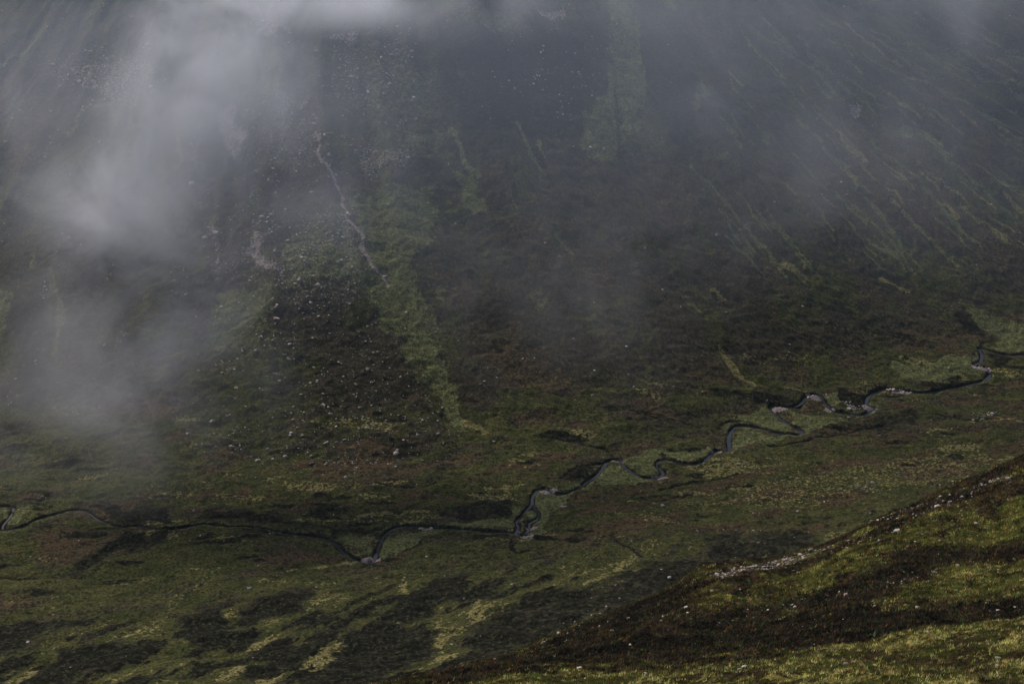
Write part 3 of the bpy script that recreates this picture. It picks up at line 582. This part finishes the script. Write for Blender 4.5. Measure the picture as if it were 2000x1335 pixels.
# named boulders: pixel, size in photo pixels, label
NB = [
 (695, 749, 10, 'pinkish orange boulder lying alone in the dark heather of the far slope', 1), (608, 901, 12, 'pale blocky boulder, largest near the foot of the far slope', 0), (608, 889, 7, 'small pale rock just above the blocky boulder at the foot of the slope', 0),
 (622, 871, 8, 'rounded grey boulder uphill to the right of the blocky pale boulder', 0), (718, 717, 10, 'grey boulder touching a pinkish one in dark heather left of the long grass streak', 0), (727, 722, 7, 'small pinkish rock touching a grey boulder left of the long grass streak', 1),
 (540, 598, 13, 'large speckled grey rock, upper of two big rocks at the edge of the mist', 0), (540, 619, 12, 'large smooth pink rock, lower of two big rocks at the edge of the mist', 1), (133, 465, 10, 'flat pale slab showing through the mist at the far left', 0), (115, 477, 6, 'small pale rock downhill of the flat slab at the far left', 0),
 (461, 757, 9, 'wide pale rock at the right hand edge of the lower mist', 0), (414, 821, 10, 'long low pale rock on brown ground under the mist', 0), (458, 838, 8, 'angular pale rock right of the long low rock below the mist', 0), (486, 838, 6, 'small slanting pale rock beside the angular rock below the mist', 0),
 (863, 794, 7, 'oval pale boulder at the left edge of the long grass streak', 0), (856, 804, 6, 'small rock just below the oval boulder beside the grass streak', 0), (855, 820, 7, 'greyish green boulder near the lower tip of the long grass streak', 0), (793, 608, 7, 'pale boulder standing on the long green grass streak', 0),
 (835, 476, 7, 'grey boulder on the upper right edge of the green grass patch', 0), (1064, 472, 9, 'cluster like grey rock high in the middle of the dark slope', 0), (1092, 500, 6, 'narrow white rock below the grey rock in the middle of the dark slope', 0), (1294, 564, 6, 'pale yellowish rock standing alone on the dark slope', 0),
 (1178, 288, 7, 'white rock at the lower tip of the upper grass tongue', 0), (1418, 610, 7, 'white rock at the end of a thin grassy streak on the right slope', 0), (1643, 355, 6, 'white boulder high on the hazy right slope', 0), (1647, 678, 5, 'small white rock low on the right slope above the stream', 0),
 (1659, 797, 10, 'pale rock standing on the stream bank between two bends', 0), (1445, 904, 8, 'pale boulder on brown moor just below the stream', 0), (1294, 985, 10, 'dark sided boulder alone on the brown valley floor', 0), (826, 897, 9, 'low pale rock on the brown foot of the slope', 0),
 (378, 996, 8, 'pale rock on a yellowish patch just above the stream', 0), (488, 1145, 11, 'pale broken rock on the green valley side below the stream', 0), (735, 1127, 9, 'pale rock in heather just downhill of the stream bend', 0), (55, 1252, 10, 'pale split rock at the lower left of the valley side', 0),
 (137, 1302, 8, 'slanting white rock in black heather at the lower left', 0), (495, 1284, 9, 'pale rock between black heather patches at the bottom', 0), (333, 1182, 7, 'small white rock on the brown stripe of the lower valley side', 0), (1238, 753, 7, 'thin orange rock on the dark foot of the far slope', 1),
]
used_px = []
for px, py, sz, lab, pk in NB:
    x, y = hit_valley(np.array([px]), np.array([py + sz * .3])); x, y = float(x[0]), float(y[0])
    stone('boulder', x, y, float(valley_grid_z(np.array([x]), np.array([y]))[0]), sz * .5 * .3 * y / 1000 * 1.15, lab, 'boulder', None, rp.m if pk else None); used_px.append((px, py))
SM = [(630, 768), (607, 768), (651, 770), (651, 789), (556, 736), (472, 680), (437, 668), (373, 662), (359, 662), (204, 673), (282, 652), (363, 574), (335, 532), (444, 523), (426, 523), (451, 585), (620, 595), (588, 599), (592, 610), (500, 643), (611, 661),
      (618, 673), (627, 660), (437, 791), (479, 793), (347, 805), (373, 874), (685, 875), (606, 844), (592, 821), (657, 819), (1160, 590), (782, 638), (791, 640), (851, 647), (756, 648), (717, 636), (699, 620), (687, 631), (720, 655), (722, 661), (687, 678),
      (729, 689), (731, 742), (736, 777), (705, 779), (844, 784), (831, 771), (782, 698), (782, 735), (972, 719), (970, 736), (937, 749), (946, 745), (1020, 698), (1044, 698), (1227, 732), (1157, 771), (1315, 754), (1160, 721), (1458, 680), (1654, 381)]
n_b = len(NB)
sl_pts = [(a, b, rng.uniform(4, 7)) for a, b in SM]
while len(sl_pts) < 175:       # the stone-strewn ground right of the mist
    a, b = rng.normal(620, 95), rng.normal(600, 140)
    if 380 < a < 880 and 240 < b < 900 and min(math.hypot(a - c[0], b - c[1]) for c in sl_pts) > 6: sl_pts.append((a, b, rng.uniform(3, 5.5)))
vf = [(662, 1162), (505, 1104), (391, 1044), (447, 1050), (461, 1312), (546, 1324), (678, 1261), (505, 1266), (868, 1125), (1155, 1168), (1155, 1201), (1171, 1198), (1185, 1184), (1210, 1168), (1203, 1141), (882, 1259), (861, 1299), (904, 1300), (844, 1212), (1123, 1213), (1707, 891), (1744, 905),
      (1694, 942), (1853, 925), (1592, 976), (1610, 981), (1557, 998), (1472, 1002), (1471, 1036), (1437, 1036), (1362, 1036), (1413, 1034), (1451, 1060), (1481, 1060), (1551, 1049), (1680, 1006), (1819, 819), (1717, 849), (1835, 945), (1860, 940), (1375, 1062), (1700, 1003), (1580, 1040), (939, 1242), (680, 1100)]
def place(pts, lab, grp, name='boulder'):
    a = np.array(pts); x, y = hit_valley(a[:, 0], a[:, 1] + 1); z = valley_grid_z(x, y)
    for i in range(len(a)): stone(name, float(x[i]), float(y[i]), float(z[i]), a[i, 2] * .5 * .3 * y[i] / 1000 * 1.1, lab, 'boulder', grp, rp.m if rng.uniform() < .14 else None)
def on_slope(p):
    e = np.interp(p[1], [370, 600, 840], [700, 750, 890])
    if p[0] > e - 4: return ('small pale boulder on or right of the long green grass streak of the far slope', 'small boulders on and right of the grass streak')
    if p[1] < 400: return ('small pale boulder high up on the far slope beside the thin line of scree', 'small boulders high on the far slope')
    if p[1] < 580: return ('small pale boulder on the stony green ground left of the scree line', 'small boulders on the stony green ground')
    if p[1] < 730: return ('small pale boulder in dark heather between the mist and the long grass streak', 'small boulders in the dark heather')
    return ('small pale boulder near the brown foot of the far slope, above the stream', 'small boulders at the foot of the far slope')
def on_floor(p):
    if p[0] > 1300: return ('small pale boulder on the brown moor between the stream and the near crest', 'small boulders on the brown moor')
    if p[0] < 900: return ('small pale boulder on the patchy valley side below the stream at lower left', 'small boulders on the lower left valley side')
    return ('small pale boulder in dark heather just behind the low end of the near crest', 'small boulders behind the low end of the crest')
vf = [(a, b, rng.uniform(4.5, 7.5)) for a, b in vf]
for pts_, fn_ in ((sl_pts, on_slope), (vf, on_floor)):
    sets = {}
    for p_ in pts_: sets.setdefault(fn_(p_), []).append(p_)
    for (l_, g_), v_ in sets.items(): place(v_, l_, g_)
FB = [(1390, 1153, 12, 'round pale boulder in brown heather below the stony crest'), (1298, 1203, 14, 'jagged white outcrop at the left tip of the bright grass band'), (1094, 1235, 13, 'flat white slab low on the crest of the near hillside'), (1109, 1236, 7, 'small flat stone right of the low flat slab on the crest'),
      (1122, 1230, 7, 'slanting white stone above the low flat slab on the crest'), (1196, 1229, 9, 'slanting pinkish stone in brown heather near the crest'), (1231, 1259, 10, 'low white stone in dark heather below the crest'), (1227, 1206, 8, 'thin pale stone right on the crest line'),
      (1751, 1034, 13, 'tall slanting grey rock above the bright grass band'), (1870, 1105, 10, 'white stone at the foot of the black band on the right'), (1826, 1116, 9, 'flat white stone left of the stone below the black band'), (1812, 1237, 9, 'flat pale stone at the upper edge of the nearest grass'),
      (1948, 1284, 14, 'long pale stone lying in the nearest grass at the right'), (1950, 1296, 12, 'grey stone just in front of the long pale stone in the grass'), (1652, 1294, 14, 'pale broken stone in the middle of the nearest grass'), (1976, 932, 9, 'pale stone at the top right end of the crest'),
      (1745, 1312, 0, ''), (1766, 1116, 0, '')]
def hstone(px, py, sz, lab, grp=None):
    x, y, ok = hit_hill(np.array([px]), np.array([py + sz * .2]))
    if not ok[0]: y = np.array([YS - 2.0]); x = ray(px, py)[0] * y
    x, y = float(x[0]), float(y[0]); return stone('boulder', x, y, float(hill_z(np.array([x]), np.array([y]))[0]), sz * .5 * .3 * y / 1000 * 1.25, lab, 'boulder', grp)
for px, py, sz, lab in FB:
    if sz: hstone(px, py, sz, lab)
fb2 = [(1955, 938), (1968, 920), (1925, 948), (1900, 960), (1870, 975), (1840, 985), (1805, 1000), (1790, 1008), (1728, 1012), (1702, 1018), (1735, 1030), (1765, 1020), (1720, 1045), (1700, 1050), (1680, 1058), (1860, 1016), (1880, 1008), (1910, 998), (1800, 1045), (1780, 1068),
       (1765, 1118), (1762, 1112), (1735, 1128), (1600, 1146), (1550, 1170), (1530, 1182), (1640, 1085), (1655, 1070), (1625, 1082), (1915, 1030), (1930, 1110), (1950, 1112), (1700, 1240), (1840, 1150), (1560, 1240), (1400, 1278), (1430, 1250), (1890, 1265), (1540, 1300), (1370, 1310)]
for a, b in fb2:
    e_ = np.interp(a, [900, 1400, 1700, 2000], [1305, 1285, 1252, 1212]); c_ = np.interp(a, [1200, 1400, 1600, 1800, 2000], [1215, 1135, 1095, 1015, 950])
    k_ = ('lying in the nearest pale grass', 'stones in the nearest grass') if b > e_ else ('in brown heather along the crest of the near hillside', 'stones along the near crest') if b < c_ else ('on the grass and heather face of the near hillside', 'stones on the near hillside face')
    hstone(a, b, rng.uniform(4, 8), 'small pale stone ' + k_[0], k_[1])
# scree: the stones nobody could count, one mesh per spread
def scree(name, x, y, z, rad, label, mat):
    n = len(x); var = [rockshape(ICO1, 4) for _ in range(14)]; k = rng.integers(0, 14, n); V = np.zeros((n, 12, 3))
    for i in range(14):
        j = np.nonzero(k == i)[0]; a = rng.uniform(0, 6.28, len(j)); c, s = np.cos(a), np.sin(a); B = var[i]
        V[j, :, 0] = (c[:, None] * B[:, 0] - s[:, None] * B[:, 1]) * rad[j, None] + x[j, None]; V[j, :, 1] = (s[:, None] * B[:, 0] + c[:, None] * B[:, 1]) * rad[j, None] + y[j, None]
        V[j, :, 2] = B[:, 2] * rad[j, None] + z[j, None] + .15 * rad[j, None]
    F = ICF1[None] + (np.arange(n) * 12)[:, None, None]; o = soup(name, V.reshape(-1, 3), F.reshape(-1, 3), mat); o['kind'] = 'stuff'; o['label'] = label; return o
xx = rng.uniform(-320, 420, 1000000); yy = rng.uniform(500, 1200, 1000000)
ii = np.clip(np.searchsorted(ay, yy) - 1, 0, len(ay) - 1); jj = np.clip(np.searchsorted(ax, xx) - 1, 0, len(ax) - 1)
keep = rng.uniform(0, 1, len(xx)) < M[2][ii, jj]  ** 1.3 * .85 * (.22 + 1.1 * sst(.46, .66, fbm(xx / 9, yy / 14, 191, 4, .6))) + .0007
xx, yy = xx[keep], yy[keep]; scree('scree', xx, yy, valley_grid_z(xx, yy), rng.gamma(1.1, .22, len(xx)) + .14, 'loose grey and pinkish stones spilled down the far slope', rk.m)
xx = rng.uniform(-.34, .36, 260000); yy = np.sqrt(rng.uniform(95 ** 2, (YS + 10) ** 2, 260000)); xx = xx * yy
keep = rng.uniform(0, 1, len(xx)) < sst(.35, .9, gi(MF[2], xx, yy)) * sst(.46, .62, fbm(xx / 1.6, yy / 3, 141, 4)) * .22 + .0015
xx, yy = xx[keep], yy[keep]; scree('scree', xx, yy, hill_z(xx, yy), rng.gamma(2.2, .07, len(xx)) + .07, 'pale broken stones on the crest and grass of the near hillside', rk.m)

# ------------------------------------------------------------------ air: even haze, and the banks of mist drifting along the slope
def volume_box(name, lo, hi, mat):
    x0, y0, z0 = lo; x1, y1, z1 = hi
    V = [(x, y, z) for z in (z0, z1) for y in (y0, y1) for x in (x0, x1)]
    F = [(0, 2, 3, 1), (4, 5, 7, 6), (0, 1, 5, 4), (2, 6, 7, 3), (0, 4, 6, 2), (1, 3, 7, 5)]
    o = soup(name, V, F, mat); o['kind'] = 'stuff'; return o
hz = bpy.data.materials.new('haze'); hz.use_nodes = True; t = hz.node_tree; t.nodes.clear(); out = t.nodes.new('ShaderNodeOutputMaterial'); pv = t.nodes.new('ShaderNodeVolumePrincipled')
pv.inputs['Color'].default_value = (.60, .78, 1.0, 1); pv.inputs['Density'].default_value = .000014; pv.inputs['Anisotropy'].default_value = .1; t.links.new(pv.outputs[0], out.inputs['Volume'])
volume_box('haze', (-1700, -320, -60), (2100, 2800, 520), hz)['label'] = 'thin blue haze filling the valley air'
def mist_material(name, dens, col, torn):
    m = bpy.data.materials.new(name); m.use_nodes = True; t = m.node_tree; t.nodes.clear(); N = t.nodes.new; L = t.links.new
    out = N('ShaderNodeOutputMaterial'); pv = N('ShaderNodeVolumePrincipled'); L(pv.outputs[0], out.inputs['Volume']); pv.inputs['Color'].default_value = col + (1,); pv.inputs['Anisotropy'].default_value = .35
    tc = N('ShaderNodeTexCoord'); ln = N('ShaderNodeVectorMath'); ln.operation = 'LENGTH'; L(tc.outputs['Object'], ln.inputs[0])
    mr = N('ShaderNodeMapRange'); mr.interpolation_type = 'SMOOTHSTEP'; L(ln.outputs['Value'], mr.inputs[0]); mr.inputs[1].default_value = 1.0; mr.inputs[2].default_value = .05; mr.inputs[3].default_value = 0; mr.inputs[4].default_value = 1
    ge = N('ShaderNodeNewGeometry'); nz = N('ShaderNodeTexNoise'); mp = N('ShaderNodeMapping'); mp.inputs['Rotation'].default_value = (0, .5, 0); mp.inputs['Scale'].default_value = (1.05, .6, .95); L(ge.outputs['Position'], mp.inputs[0]); L(mp.outputs[0], nz.inputs['Vector']); nz.inputs['Scale'].default_value = .021; nz.inputs['Detail'].default_value = 5; nz.inputs['Roughness'].default_value = .64; nz.inputs['Distortion'].default_value = .7
    m2 = N('ShaderNodeMapRange'); L(nz.outputs[0], m2.inputs[0]); m2.inputs[1].default_value = .37; m2.inputs[2].default_value = .66; m2.inputs[3].default_value = .06; m2.inputs[4].default_value = 1.9
    a = N('ShaderNodeMath'); a.operation = 'MULTIPLY'; L(mr.outputs[0], a.inputs[0]); a.inputs[1].default_value = .9
    if torn: L(m2.outputs[0], a.inputs[1])
    b = N('ShaderNodeMath'); b.operation = 'MULTIPLY'; L(a.outputs[0], b.inputs[0]); b.inputs[1].default_value = dens
    L(b.outputs[0], pv.inputs['Density']); return m
mm = {}
# pixel, forward distance, half-extents in photo pixels (x, y), depth half-extent (m), tilt, density * depth
MI = [(420, 120, 800, 230, 220, 90, 12, 1.25), (640, -5, 830, 260, 90, 90, 0, 1.25), (860, 0, 850, 300, 120, 90, 0, .30), (330, 260, 770, 210, 210, 80, 25, 1.0), (225, 410, 745, 220, 160, 80, 12, 1.15), (290, 540, 725, 300, 280, 75, 0, .38),
      (300, 680, 700, 360, 290, 70, -8, .34), (220, 800, 670, 460, 260, 65, 0, .30), (120, 180, 800, 260, 300, 80, 0, .24), (40, 450, 730, 260, 360, 80, 0, .22), (1130, -80, 880, 320, 170, 90, 0, .22), (1480, -60, 900, 460, 260, 110, 0, .16),
      (1950, -80, 950, 400, 260, 110, 0, .34), (1430, 260, 850, 260, 420, 90, -20, .12), (1130, 540, 760, 460, 330, 80, 0, .12), (1750, 300, 860, 420, 300, 90, 0, .10), (560, 300, 770, 420, 340, 80, 10, .30)]
VEIL = [(450, 100, 790, 1500, 680, 140, .25), (1700, 80, 900, 1300, 700, 150, .24)]
_bm = bmesh.new(); bmesh.ops.create_icosphere(_bm, subdivisions=3, radius=1); _mv = [v.co[:] for v in _bm.verts]; _mf = [[v.index for v in f.verts] for f in _bm.faces]; _bm.free()
for px, py, dy, wx_, wy_, dp, tilt, tau in MI + [v[:6] + (None, v[6]) for v in VEIL]:
    p, q = ray(px, py); k = .3 * dy / 1000 * 1.05
    veil = tilt is None; dp = dp if veil else dp * .45; tilt = tilt or 0; mat = mist_material('mist', tau / dp * (.78 if veil else .72), (.64, .76, 1.0) if veil else (.86, .89, 1.0), not veil)
    me = bpy.data.meshes.new('mist'); me.from_pydata(_mv, [], _mf); me.materials.append(mat)
    o = bpy.data.objects.new('mist', me); S.collection.objects.link(o); o.location = (p * dy, dy, H - q * dy); o.scale = (wx_ * k, dp, wy_ * k); o.rotation_euler = (R(-15), R(tilt), 0)
    o['kind'] = 'stuff'; o['label'] = 'bank of thin pale mist drifting along the far slope'
print('script done')
